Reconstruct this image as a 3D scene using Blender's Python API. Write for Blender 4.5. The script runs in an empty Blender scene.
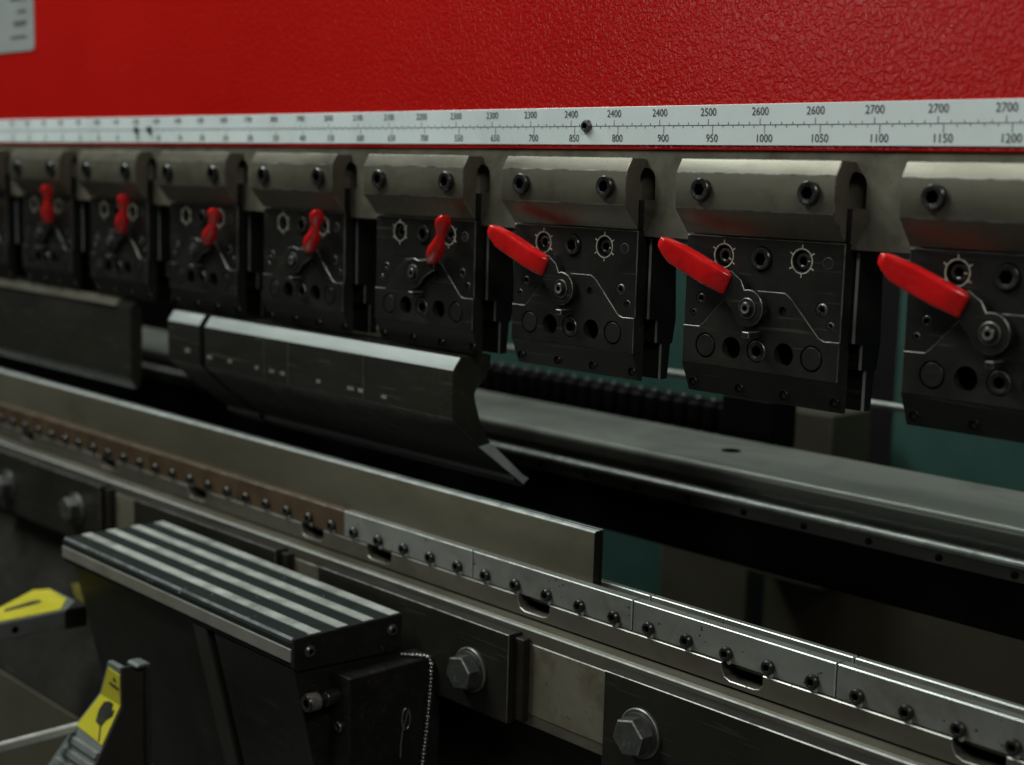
import bpy, bmesh, math, random
from mathutils import Vector, Matrix
from mathutils.geometry import tessellate_polygon
random.seed(7)
S = bpy.context.scene
COL = S.collection
PI = math.pi
MM = 0.001

# ---------------------------------------------------------------- materials
def mat(name, col, rough=.5, metal=0., var=.25, scale=30., bump=0., bscale=200., stretch=(1, 1, 1), stain=None,
        stain_amt=.5, stain_scale=9., coat=0., rvar=.12, spec=.5, scratch=0., speck=None):
    m = bpy.data.materials.new(name); m.use_nodes = True
    nt = m.node_tree; N = nt.nodes; L = nt.links
    b = N['Principled BSDF']
    b.inputs['Metallic'].default_value = metal
    b.inputs['Specular IOR Level'].default_value = spec
    if coat:
        b.inputs['Coat Weight'].default_value = coat; b.inputs['Coat Roughness'].default_value = .12
    tc = N.new('ShaderNodeTexCoord'); oi = N.new('ShaderNodeObjectInfo')
    mul = N.new('ShaderNodeMath'); mul.operation = 'MULTIPLY'; mul.inputs[1].default_value = 13.7
    L.new(oi.outputs['Random'], mul.inputs[0])
    add = N.new('ShaderNodeVectorMath'); add.operation = 'ADD'
    L.new(tc.outputs['Object'], add.inputs[0]); L.new(mul.outputs[0], add.inputs[1])
    mp = N.new('ShaderNodeMapping'); mp.inputs['Scale'].default_value = stretch
    L.new(add.outputs[0], mp.inputs[0])
    n1 = N.new('ShaderNodeTexNoise'); n1.inputs['Scale'].default_value = scale; n1.inputs['Detail'].default_value = 8
    n1.inputs['Roughness'].default_value = .65
    L.new(mp.outputs[0], n1.inputs['Vector'])
    cr = N.new('ShaderNodeMapRange'); cr.inputs[1].default_value = .3; cr.inputs[2].default_value = .7
    cr.inputs[3].default_value = 1 - var; cr.inputs[4].default_value = 1 + var
    L.new(n1.outputs[0], cr.inputs[0])
    mx = N.new('ShaderNodeVectorMath'); mx.operation = 'SCALE'; mx.inputs[0].default_value = col
    L.new(cr.outputs[0], mx.inputs['Scale'])
    out = mx.outputs[0]
    if stain:
        n2 = N.new('ShaderNodeTexNoise'); n2.inputs['Scale'].default_value = stain_scale; n2.inputs['Detail'].default_value = 6
        n2.inputs['Roughness'].default_value = .7; n2.inputs['Distortion'].default_value = .6
        L.new(add.outputs[0], n2.inputs['Vector'])
        r2 = N.new('ShaderNodeMapRange'); r2.inputs[1].default_value = .48; r2.inputs[2].default_value = .68
        r2.inputs[3].default_value = 0; r2.inputs[4].default_value = stain_amt
        L.new(n2.outputs[0], r2.inputs[0])
        mm = N.new('ShaderNodeMix'); mm.data_type = 'RGBA'
        L.new(r2.outputs[0], mm.inputs['Factor']); L.new(out, mm.inputs['A']); mm.inputs['B'].default_value = (*stain, 1)
        out = mm.outputs['Result']
    if speck:
        n3 = N.new('ShaderNodeTexVoronoi'); n3.inputs['Scale'].default_value = speck[1]
        L.new(add.outputs[0], n3.inputs['Vector'])
        n4 = N.new('ShaderNodeTexNoise'); n4.inputs['Scale'].default_value = speck[1] * .35; n4.inputs['Detail'].default_value = 1
        L.new(add.outputs[0], n4.inputs['Vector'])
        c1 = N.new('ShaderNodeMath'); c1.operation = 'LESS_THAN'; c1.inputs[1].default_value = speck[2]
        L.new(n3.outputs['Distance'], c1.inputs[0])
        c2 = N.new('ShaderNodeMath'); c2.operation = 'GREATER_THAN'; c2.inputs[1].default_value = speck[3]
        L.new(n4.outputs[0], c2.inputs[0])
        c3 = N.new('ShaderNodeMath'); c3.operation = 'MULTIPLY'; L.new(c1.outputs[0], c3.inputs[0]); L.new(c2.outputs[0], c3.inputs[1])
        mm = N.new('ShaderNodeMix'); mm.data_type = 'RGBA'
        L.new(c3.outputs[0], mm.inputs['Factor']); L.new(out, mm.inputs['A']); mm.inputs['B'].default_value = (*speck[0], 1)
        out = mm.outputs['Result']
    if scratch:
        for rot, zs in ((.5, 46.), (-.9, 38.)):
            mq = N.new('ShaderNodeMapping'); mq.inputs['Rotation'].default_value = (0, rot, .3); mq.inputs['Scale'].default_value = (.05, 1, 1)
            L.new(add.outputs[0], mq.inputs[0])
            ns = N.new('ShaderNodeTexNoise'); ns.inputs['Scale'].default_value = zs * 6; ns.inputs['Detail'].default_value = 2
            L.new(mq.outputs[0], ns.inputs['Vector'])
            nr = N.new('ShaderNodeMapRange'); nr.inputs[1].default_value = .66; nr.inputs[2].default_value = .72; nr.inputs[4].default_value = scratch
            L.new(ns.outputs[0], nr.inputs[0])
            mm = N.new('ShaderNodeMix'); mm.data_type = 'RGBA'
            L.new(nr.outputs[0], mm.inputs['Factor']); L.new(out, mm.inputs['A']); mm.inputs['B'].default_value = (.16, .155, .135, 1)
            out = mm.outputs['Result']
    L.new(out, b.inputs['Base Color'])
    rr = N.new('ShaderNodeMapRange'); rr.inputs[1].default_value = .3; rr.inputs[2].default_value = .7
    rr.inputs[3].default_value = max(.03, rough - rvar); rr.inputs[4].default_value = min(1, rough + rvar)
    L.new(n1.outputs[0], rr.inputs[0]); L.new(rr.outputs[0], b.inputs['Roughness'])
    if bump:
        bp = N.new('ShaderNodeBump'); bp.inputs['Distance'].default_value = .001
        if bump:
            nb = N.new('ShaderNodeTexNoise'); nb.inputs['Scale'].default_value = bscale; nb.inputs['Detail'].default_value = 3
            L.new(mp.outputs[0], nb.inputs['Vector']); bp.inputs['Strength'].default_value = bump
            L.new(nb.outputs[0], bp.inputs['Height'])
        L.new(bp.outputs[0], b.inputs['Normal'])
    return m

M = {}
M['red'] = mat('red_paint', (.46, .0065, .0042), .22, 0, .08, 3, rvar=.06, spec=.42, speck=((.5, .22, .18), 130, .07, .62))
M['red_lip'] = mat('red_paint_lip', (.36, .008, .007), .4, 0, .1, 20)
M['grip'] = mat('red_vinyl_grip', (.72, .010, .011), .24, 0, .07, 60, bump=.04, bscale=90, coat=.5, stain=(.33, .006, .008), stain_amt=.5, stain_scale=40, scratch=.14)
M['block'] = mat('ground_steel', (.138, .128, .094), .42, .5, .16, 22, bump=.05, bscale=160, stretch=(.25, 1, 1), stain=(.075, .055, .033), stain_amt=.65, stain_scale=14, speck=((.04, .035, .03), 260, .12, .62), scratch=.3)
M['plate_steel'] = mat('ram_plate_steel', (.145, .134, .098), .55, .35, .3, 25, bump=.06, bscale=200, stain=(.07, .055, .034), stain_amt=.75, stain_scale=20, speck=((.05, .045, .035), 300, .16, .58))
M['black'] = mat('black_oxide_steel', (.0135, .013, .0115), .44, .2, .3, 18, bump=.04, bscale=300, stain=(.026, .024, .019), stain_amt=.5, stain_scale=12, rvar=.1, spec=.22, scratch=.16)
M['black2'] = mat('black_oxide_plate', (.0165, .016, .0138), .42, .2, .3, 18, bump=.04, bscale=300, stain=(.034, .031, .025), stain_amt=.5, stain_scale=10, rvar=.1, spec=.25, scratch=.18)
M['worn'] = mat('worn_steel_edge', (.21, .205, .185), .4, .55, .5, 60, stain=(.03, .03, .026), stain_amt=.9, stain_scale=55)
M['strip'] = mat('polished_holder_step', (.46, .50, .49), .35, .35, .2, 60)
M['edge'] = mat('bright_steel_edge', (.50, .53, .505), .34, .3, .2, 60)
M['hole'] = mat('dark_hole', (.002, .002, .002), .9, 0, .1, spec=0)  # near-black painted into holes and slots in place of their shade
M['screw'] = mat('blackened_screw_steel', (.046, .046, .043), .3, .7, .2, 80)
M['engrave'] = mat('engraved_cream_mark', (.46, .44, .35), .6, 0, .35, 150, stain=(.08, .075, .06), stain_amt=.9, stain_scale=130)
M['white'] = mat('white_scale_face', (.70, .77, .76), .33, 0, .05, 12, stain=(.50, .54, .52), stain_amt=.35, stain_scale=7)
M['ink'] = mat('grey_printed_ink', (.10, .105, .105), .5, 0, .1)
M['label'] = mat('grey_data_plate', (.32, .345, .33), .45, .1, .08, 20)
M['blade'] = mat('ground_die_steel', (.125, .114, .080), .42, .5, .16, 9, bump=.05, bscale=120, stretch=(.25, 1, 1), stain=(.095, .075, .042), stain_amt=.6, stain_scale=7)
M['holder'] = mat('die_holder_steel', (.27, .27, .245), .34, .55, .16, 22, bump=.05, bscale=150, stretch=(.2, 1, 1), stain=(.11, .095, .068), stain_amt=.5, stain_scale=14, speck=((.04, .036, .03), 190, .2, .57))
M['rust'] = mat('rust_stained_steel', (.075, .044, .020), .6, .25, .25, 25, bump=.08, bscale=160, stain=(.038, .021, .009), stain_amt=.8, stain_scale=12)
M['bed'] = mat('bed_steel', (.125, .115, .088), .42, .5, .18, 14, bump=.05, bscale=120, stretch=(.3, 1, 1), stain=(.08, .062, .038), stain_amt=.6, stain_scale=9)
M['cream'] = mat('stained_cream_steel', (.16, .145, .105), .5, .25, .15, 15, stain=(.09, .068, .036), stain_amt=.75, stain_scale=22, speck=((.05, .04, .03), 150, .14, .6))
M['dark'] = mat('dark_brown_paint', (.0135, .012, .0095), .5, 0, .2, 10, bump=.04, bscale=150, stain=(.021, .018, .0135), stain_amt=.5, spec=.25, scratch=.1)
M['void'] = mat('void_black', (.004, .004, .0036), .7, 0, .2, 10, spec=.2)  # near-black for black parts and for the dark void under the beam
M['zinc'] = mat('zinc_bolt_steel', (.12, .125, .118), .36, .7, .25, 60, bump=.06, bscale=250, stain=(.07, .065, .05), stain_amt=.6, stain_scale=60)
M['alu'] = mat('worn_aluminium', (.56, .59, .55), .42, .55, .15, 30, stain=(.16, .16, .14), stain_amt=.6, stain_scale=26)
M['grip_strip'] = mat('dark_grip_strip', (.012, .017, .0155), .75, 0, .3, 60, bump=.15, bscale=400, spec=.12, speck=((.45, .47, .45), 190, .12, .62))
M['cap'] = mat('black_end_cap', (.012, .0115, .0105), .45, 0, .2, 40, speck=((.2, .2, .19), 260, .08, .63), spec=.25, scratch=.12)
M['punch'] = mat('dark_tool_steel', (.034, .033, .028), .25, .45, .3, 10, bump=.03, bscale=120, stretch=(.4, 1, 1), stain=(.045, .039, .018), stain_amt=.45, stain_scale=16, scratch=.3)
M['punch_ground'] = mat('bright_ground_tool_steel', (.40, .43, .42), .5, .3, .14, 40, stretch=(.15, 1, 1))
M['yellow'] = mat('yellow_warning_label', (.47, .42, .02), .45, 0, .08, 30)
M['dim_yellow'] = mat('dim_yellow_tone', (.085, .075, .006), .5, 0, .25, 20, stain=(.02, .018, .006), stain_amt=.6, stain_scale=12)  # yellow with the low light painted into its colour
M['pictogram'] = mat('black_label_print', (.02, .02, .015), .5)
M['grey_cast'] = mat('grey_pedal_casting', (.15, .165, .155), .5, .3, .15, 30)
M['teal'] = mat('teal_machine_paint', (.048, .125, .104), .5, 0, .12, 6, stain=(.036, .095, .080), stain_amt=.5, stain_scale=4)
M['beige'] = mat('beige_cabinet_paint', (.075, .069, .045), .55, 0, .12, 6, stain=(.06, .054, .034), stain_amt=.5, stain_scale=5)
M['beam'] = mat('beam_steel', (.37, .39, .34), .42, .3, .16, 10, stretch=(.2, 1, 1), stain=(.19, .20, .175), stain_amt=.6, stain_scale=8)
M['rail'] = mat('dull_aluminium_rail', (.21, .20, .17), .5, .3, .15, 30)
M['chipped'] = mat('chipped_black_edge', (.30, .32, .31), .35, .5, .2, 30, stain=(.03, .03, .03), stain_amt=1, stain_scale=45)
M['dark2'] = mat('dark_taupe_paint', (.030, .027, .022), .5, .1, .2, 10)
M['chain'] = mat('chain_steel', (.36, .36, .34), .3, .85, .1, 60)
M['floor'] = mat('workshop_floor', (.06, .058, .05), .6, 0, .2, 3)

# orange-peel relief of the red enamel
def orange_peel(m):
    nt = m.node_tree; N = nt.nodes; L = nt.links
    tc = N.new('ShaderNodeTexCoord')
    v = N.new('ShaderNodeTexNoise'); v.inputs['Scale'].default_value = 250; v.inputs['Detail'].default_value = 1.6
    v.inputs['Roughness'].default_value = .4; v.inputs['Distortion'].default_value = .8
    L.new(tc.outputs['Object'], v.inputs['Vector'])
    n = N.new('ShaderNodeTexNoise'); n.inputs['Scale'].default_value = 11; n.inputs['Detail'].default_value = 4
    L.new(tc.outputs['Object'], n.inputs['Vector'])
    r = N.new('ShaderNodeMapRange'); r.inputs[1].default_value = .30; r.inputs[2].default_value = .66
    r.inputs[3].default_value = 0; r.inputs[4].default_value = 1; r.interpolation_type = 'SMOOTHSTEP'
    L.new(v.outputs[0], r.inputs[0])
    mul = N.new('ShaderNodeMath'); mul.operation = 'MULTIPLY_ADD'; mul.inputs[1].default_value = 2.2
    L.new(n.outputs[0], mul.inputs[0]); L.new(r.outputs[0], mul.inputs[2])
    bp = N.new('ShaderNodeBump'); bp.inputs['Strength'].default_value = .40; bp.inputs['Distance'].default_value = .0007
    L.new(mul.outputs[0], bp.inputs['Height']); L.new(bp.outputs[0], N['Principled BSDF'].inputs['Normal'])
orange_peel(M['red'])

# ---------------------------------------------------------------- mesh building
class MB:
    def __init__(s): s.bm = bmesh.new()
    def face(s, vs, mi=0):
        try:
            f = s.bm.faces.new(vs); f.material_index = mi; return f
        except ValueError: return None
    def prism(s, prof, x0, x1, mi=0, axis='x', mis=None, cap=None):
        """profile polygon in (y,z) swept along x, or (x,z) along y, or (x,y) along z"""
        if axis == 'x': f = lambda p, t: (t, p[0], p[1])
        elif axis == 'y': f = lambda p, t: (p[0], t, p[1])
        else: f = lambda p, t: (p[0], p[1], t)
        a = [s.bm.verts.new(f(p, x0)) for p in prof]; b = [s.bm.verts.new(f(p, x1)) for p in prof]
        n = len(prof)
        for i in range(n):
            s.face((a[i], a[(i + 1) % n], b[(i + 1) % n], b[i]), mis[i] if mis else mi)
        s.face(a[::-1], mi if cap is None else cap); s.face(b, mi if cap is None else cap)
        return s
    def box(s, x0, x1, y0, y1, z0, z1, mi=0):
        return s.prism([(y0, z0), (y1, z0), (y1, z1), (y0, z1)], x0, x1, mi)
    def plate(s, outline, holes, yf, yb, c=0., mi=0, mc=1, depth=None, mh=2):
        """flat plate facing -y; outline CCW in (x,z); holes = list of (polygon, depth)"""
        n = len(outline)
        ins = []
        for i in range(n):
            p0, p1, p2 = Vector(outline[i - 1]), Vector(outline[i]), Vector(outline[(i + 1) % n])
            d1 = (p1 - p0).normalized(); d2 = (p2 - p1).normalized()
            n1 = Vector((-d1.y, d1.x)); n2 = Vector((-d2.y, d2.x))
            b = (n1 + n2); b = b / max(.2, b.dot(n1)) if b.length > 1e-6 else n1
            ins.append(p1 + b * c)
        A = [s.bm.verts.new((p.x, yf, p.y)) for p in ins]
        B = [s.bm.verts.new((p[0], yf + c, p[1])) for p in outline] if c else A
        D = [s.bm.verts.new((p[0], yb, p[1])) for p in outline]
        for i in range(n):
            j = (i + 1) % n
            if c: s.face((A[i], A[j], B[j], B[i]), mc)
            s.face((B[i], B[j], D[j], D[i]), mi)
        s.face(D, mi)
        loops = [[Vector((p.x, p.y, 0)) for p in ins]] + [[Vector((q[0], q[1], 0)) for q in h[0]] for h in holes]
        vs = list(A)
        for h, dep in holes:
            H = [s.bm.verts.new((q[0], yf, q[1])) for q in h]; G = [s.bm.verts.new((q[0], yf + dep, q[1])) for q in h]
            m = len(h)
            for i in range(m): s.face((H[i], G[i], G[(i + 1) % m], H[(i + 1) % m]), mi)
            s.face(G, mh); vs += H
        for t in tessellate_polygon(loops): s.face([vs[i] for i in t], mi)
        return s
    def lathe(s, rings, c=(0, 0, 0), axis='y', seg=24, mi=0, cap=True, mis=None):
        """rings = (radius, position along axis[, 'hex'])"""
        R = []
        for k, r in enumerate(rings):
            hexr = len(r) > 2; row = []
            for i in range(seg):
                a = 2 * PI * i / seg; rad = r[0]
                if hexr: rad = r[0] * math.cos(PI / 6) / math.cos((a % (PI / 3)) - PI / 6)
                u, v = rad * math.cos(a), rad * math.sin(a)
                p = {'y': (u, r[1], v), 'x': (r[1], u, v), 'z': (u, v, r[1])}[axis]
                row.append(s.bm.verts.new((c[0] + p[0], c[1] + p[1], c[2] + p[2])))
            R.append(row)
        for k in range(len(R) - 1):
            for i in range(seg):
                s.face((R[k][i], R[k][(i + 1) % seg], R[k + 1][(i + 1) % seg], R[k + 1][i]), mis[k] if mis else mi)
        if cap: s.face(R[0], mis[0] if mis else mi); s.face(R[-1][::-1], mis[-1] if mis else mi)
        return s
    def tube(s, pts, r, seg=8, mi=0):
        R = []
        for i, p in enumerate(pts):
            p = Vector(p); t = (Vector(pts[min(i + 1, len(pts) - 1)]) - Vector(pts[max(i - 1, 0)])).normalized()
            u = t.orthogonal().normalized() if i == 0 else (u - t * u.dot(t)).normalized()
            v = t.cross(u)
            R.append([s.bm.verts.new(p + (u * math.cos(2 * PI * k / seg) + v * math.sin(2 * PI * k / seg)) * r) for k in range(seg)])
        for a, b in zip(R, R[1:]):
            for k in range(seg): s.face((a[k], a[(k + 1) % seg], b[(k + 1) % seg], b[k]), mi)
        s.face(R[0], mi); s.face(R[-1][::-1], mi)
        return s
    def build(s, name, mats, parent=None, bevel=0, bmat=-1, smooth=22, recalc=True, seg=1):
        bm = s.bm
        if recalc: bmesh.ops.recalc_face_normals(bm, faces=bm.faces)
        if bevel:
            bmesh.ops.remove_doubles(bm, verts=bm.verts, dist=1e-6)
            es = [e for e in bm.edges if len(e.link_faces) == 2 and e.calc_face_angle(0) > .5]
            bmesh.ops.bevel(bm, geom=es, offset=bevel, segments=seg, affect='EDGES', clamp_overlap=True, material=bmat, profile=.5)
        me = bpy.data.meshes.new(name); bm.to_mesh(me); bm.free()
        for m in (mats if isinstance(mats, (list, tuple)) else [mats]): me.materials.append(M[m])
        for p in me.polygons: p.use_smooth = True
        me.set_sharp_from_angle(angle=math.radians(smooth))
        o = bpy.data.objects.new(name, me); COL.objects.link(o)
        if parent is not None: o.parent = parent
        return o

def tag(o, label=None, cat=None, group=None, kind=None):
    if label: o['label'] = label
    if cat: o['category'] = cat
    if group: o['group'] = group
    if kind: o['kind'] = kind
    return o
def empty(name, loc, label, cat, group=None):
    o = bpy.data.objects.new(name, None); COL.objects.link(o); o.location = loc; o.empty_display_size = .02
    return tag(o, label, cat, group)
def kids(o): return [c for c in bpy.data.objects if c.parent == o]
def copy_tree(o, parent=None):
    ch = kids(o)
    c = o.copy(); COL.objects.link(c); c.parent = parent
    for k in ch: copy_tree(k, c)
    return c
def circle(cx, cz, r, n=28, flat=None):
    return [(cx + r * math.cos(2 * PI * i / n), cz + r * math.sin(2 * PI * i / n)) for i in range(n)]

def socket_screw(mb, x, z, y, r, h, mi=0, rec=.52, edge=None):
    """cap head with a hexagon socket, standing h proud of plane y (towards -y)"""
    rr = [(r, y), (r, y - h * .75), (r * .86, y - h), (r * rec * 1.2, y - h), (r * rec, y - h + .0004, 'hex'), (r * rec, y - h + min(h * .8, .004), 'hex')]
    mb.lathe(rr, (x, 0, z), seg=24, mis=[0, 1 if edge else 0, 0, 0, 2, 2] if edge is not None else None)

# ================================================================= RAM (upper beam)
ram = empty('press_ram', (0, 0, 0), 'glossy red upper beam with a white measuring scale along its lower edge', 'press beam')
XL, XR = -3.2, 1.62
MB().box(XL, XR, 0, .05, -.0195, .95).build('beam_panel', 'red', ram, bevel=.0015, seg=2)
ms = MB(); pk = []
for k in range(-9, 3):
    x = .9325 + .2 * k
    if x + .165 > XR: continue
    pk.append(([(x + .136, -.0604), (x + .1580, -.0604)] + [(x + .1490 + .009 * math.cos(t), -.0436 + .0095 * math.sin(t)) for t in [PI / 2 * i / 8 for i in range(9)]] + [(x + .136, -.0341)], .008))  # arched pockets give shape to the shadow beside each clamp
ms.plate([(XL, -.0905), (XR, -.0905), (XR, -.0197), (XL, -.0197)], pk, .002, .042, .0006, mc=0, mh=0)
ms.build('mounting_strip', ['plate_steel', 'black'], ram)
scale = MB().box(XL, XR - .01, -.0012, .0005, -.0156, .0156).build('measuring_scale', 'white', ram, bevel=.0003)
# ticks
tk = MB()
yt = -.00145
def tick(x, z0, z1, w=.00035): tk.box(x - w / 2, x + w / 2, yt, -.0011, z0, z1)
tk.box(XL, XR - .02, yt, -.0011, -.00022, .00022)
for k in range(-160, 60):
    x = 1.0 + k * .01
    if k % 5 == 0:
        tick(x, -.0065, -.0003); tick(x - .0046, .0003, .0048)
    else:
        tick(x, -.0022, -.0003); tick(x - .0046, .0003, .0022)
tk.build('tick_marks', 'ink', scale)
upper = {4: '2700', 3: '2700', 2: '2700', 1: '2600', 0: '2600', -1: '2500', -2: '2400', -3: '2400', -4: '2400', -5: '2300', -6: '2300', -7: '2300', -8: '2200', -9: '2100', -10: '2100'}
lower = {4: '1200', 3: '1150', 2: '1100', 1: '1050', 0: '1000', -1: '950', -2: '900', -3: '800', -4: '850', -5: '700', -6: '650', -7: '550', -8: '700', -9: '650', -10: '600', -11: '550'}
nm = bmesh.new()
def add_text(bm, txt, x, z, size, y):
    cu = bpy.data.curves.new('numeral', 'FONT'); cu.body = txt; cu.size = size; cu.align_x = 'CENTER'; cu.align_y = 'CENTER'; cu.resolution_u = 3
    cu.extrude = .00006; cu.offset = 0
    ob = bpy.data.objects.new('numeral', cu); COL.objects.link(ob)
    bpy.context.view_layer.update()
    me = bpy.data.meshes.new_from_object(ob.evaluated_get(bpy.context.evaluated_depsgraph_get()))
    off = len(bm.verts)
    vs = [bm.verts.new((x + v.co.x * .93, y - v.co.z, z + v.co.y)) for v in me.vertices]
    for p in me.polygons:
        try: bm.faces.new([vs[i] for i in p.vertices])
        except ValueError: pass
    bpy.data.objects.remove(ob); bpy.data.curves.remove(cu); bpy.data.meshes.remove(me)
for k in range(-26, 10):
    u = upper.get(k, str(2700 if k > 0 else max(300, 2100 - 100 * (-10 - k)))); l = lower.get(k, str(1000 + 50 * k) if k > -20 else str(max(50, 1000 + 50 * k)))
    add_text(nm, u, 1.0 + k * .05 - .0048, .0099, .0086, yt)
    add_text(nm, l, 1.0 + k * .05 - .0003, -.0103, .0086, yt)
tm = MB(); tm.bm.free(); tm.bm = nm; tm.build('numerals', 'ink', scale, recalc=False)
for x, z, r in ((.8143, 0, .0056), (.0489, 0, .0046), (.0805, 0, .0046)):
    b = MB(); b.lathe([(r, -.001), (r, -.0022), (r * .8, -.0042), (r * .55, -.0046), (r * .5, -.0044, 'hex'), (r * .5, -.0028, 'hex')], (x, 0, z), mis=[0, 0, 0, 0, 1, 1])
    b.build('scale_screw', ['zinc', 'hole'], scale)
# data plate at the far left
pl = MB()
W0, W1, H0, H1 = -.46, -.2295, .108, .30
o_ = [(W0, H0), (W1 - .008, H0), (W1 - .002, H0 + .002), (W1, H0 + .008), (W1, H1), (W0, H1)]
pl.plate(o_, [], -.0012, .0005, .0003, mc=0)
dp = pl.build('data_plate', 'label', ram)
for i in range(10):
    z = H0 + .018 + i * .017
    for a, b in ((-.445, -.36), (-.30 + .01 * (i % 3), -.252)):
        tb = MB(); tb.box(a, b, -.0016, -.0011, z, z + .0035 + .003 * (i % 2)); tb.build('print_line', 'ink', dp)

# ================================================================= TOOL CLAMPS
def loft(mb, secs, ns=18, e=.55):
    """secs = list of (centre, half-width vector, half-thickness vector)"""
    rows = []
    for c, w, t in secs:
        row = []
        for k in range(ns):
            a = 2 * PI * k / ns; cx, sx = math.cos(a), math.sin(a)
            row.append(mb.bm.verts.new(Vector(c) + Vector(w) * math.copysign(abs(cx) ** e, cx) + Vector(t) * math.copysign(abs(sx) ** e, sx)))
        rows.append(row)
    for a, b in zip(rows, rows[1:]):
        for k in range(ns): mb.face((a[k], a[(k + 1) % ns], b[(k + 1) % ns], b[k]))
    mb.face(rows[0]); mb.face(rows[-1][::-1])
def grip_side(mb):
    """paddle grip of a lever that points left"""
    ang = A_ANG; ca, sa = math.cos(ang), math.sin(ang)
    us = [.0255, .0270, .034, .044, .055, .066, .076, .084, .0885, .0905]
    hw = [.0082, .0086, .0090, .0093, .0094, .0093, .0086, .0062, .0042, .0018]
    th = [.0052, .0058, .0060, .0058, .0056, .0058, .0060, .0056, .0042, .0016]
    ou = [.0075, .0085, .0112, .0140, .0158, .0176, .0204, .0230, .0250, .0260]
    sh = [-.0030, -.0028, -.0020, -.0006, .0008, .0023, .0034, .0024, .0016, .0012]
    secs = []
    for u, w, t, q, d in zip(us, hw, th, ou, sh):
        c = (PX + u * ca - d * sa, -.0035 - q, PZ + u * sa + d * ca)
        a2 = ang + .12
        secs.append((c, (-math.sin(a2) * w, 0, math.cos(a2) * w), (0, -t, 0)))
    loft(mb, secs, 28, .34)
def grip_up(mb):
    """waisted grip of a lever that points up"""
    P_ = [(.0968, -.0135, -.1285, .0030), (.0975, -.014, -.1274, .0062), (.1005, -.0155, -.1222, .0086), (.1045, -.017, -.1165, .0100), (.1082, -.018, -.1112, .0098), (.1122, -.0195, -.1062, .0074),
          (.1160, -.0208, -.1010, .0054), (.1182, -.0218, -.0970, .0057), (.1203, -.0228, -.0925, .0080), (.1222, -.0238, -.0885, .0092), (.1240, -.0248, -.0850, .0088), (.1258, -.0255, -.0820, .0066), (.1266, -.0258, -.0806, .0030)]
    secs = []
    for i, (x, y, z, r) in enumerate(P_):
        secs.append(((x, y, z), (.84 * r, 0, .14 * r), (.05 * r, -.80 * r, .2 * r)))
    loft(mb, secs, e=.85)

A_ANG = math.radians(147); B_ANG = math.radians(21)
PX, PZ = .0695, -.1386
def lever(root, ang):
    ca, sa = math.cos(ang), math.sin(ang)
    tr = lambda u, v: (PX + u * ca - v * sa, PZ + u * sa + v * ca)
    # arm: round head round the pivot and a neck into the grip
    a0 = math.radians(42)
    pts = [(.0142 * math.cos(t), .0142 * math.sin(t)) for t in [a0 + (2 * PI - 2 * a0) * i / 20 for i in range(21)]]
    pts = [(u, v) for u, v in pts] + ([(.0175, -.0135), (.030, -.0138), (.030, .0052), (.0150, .0098)] if ang > 1 else [(.018, -.0072), (.030, -.0062), (.034, .005), (.018, .0072)])
    ol = [tr(u, v) for u, v in pts]
    b = MB(); b.plate(ol, [], -.0142, -.0080, .0004)
    arm = b.build('lever', ['black', 'worn'], root, smooth=30)
    g = MB(); (grip_side if ang > 1 else grip_up)(g); g.build('lever_grip', 'grip', arm, smooth=60)
    p = MB(); p.lathe([(.0080, -.0141), (.0080, -.0149), (.0075, -.0152), (.0050, -.0152), (.0048, -.0170), (.0041, -.0176), (.0024, -.0176), (.0021, -.0174, 'hex'), (.0021, -.0158, 'hex')], (PX, 0, PZ), mis=[0, 1, 0, 0, 0, 1, 0, 2, 2])
    p.build('pivot_screw', ['screw', 'worn', 'hole'], arm)
    return arm

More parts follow.
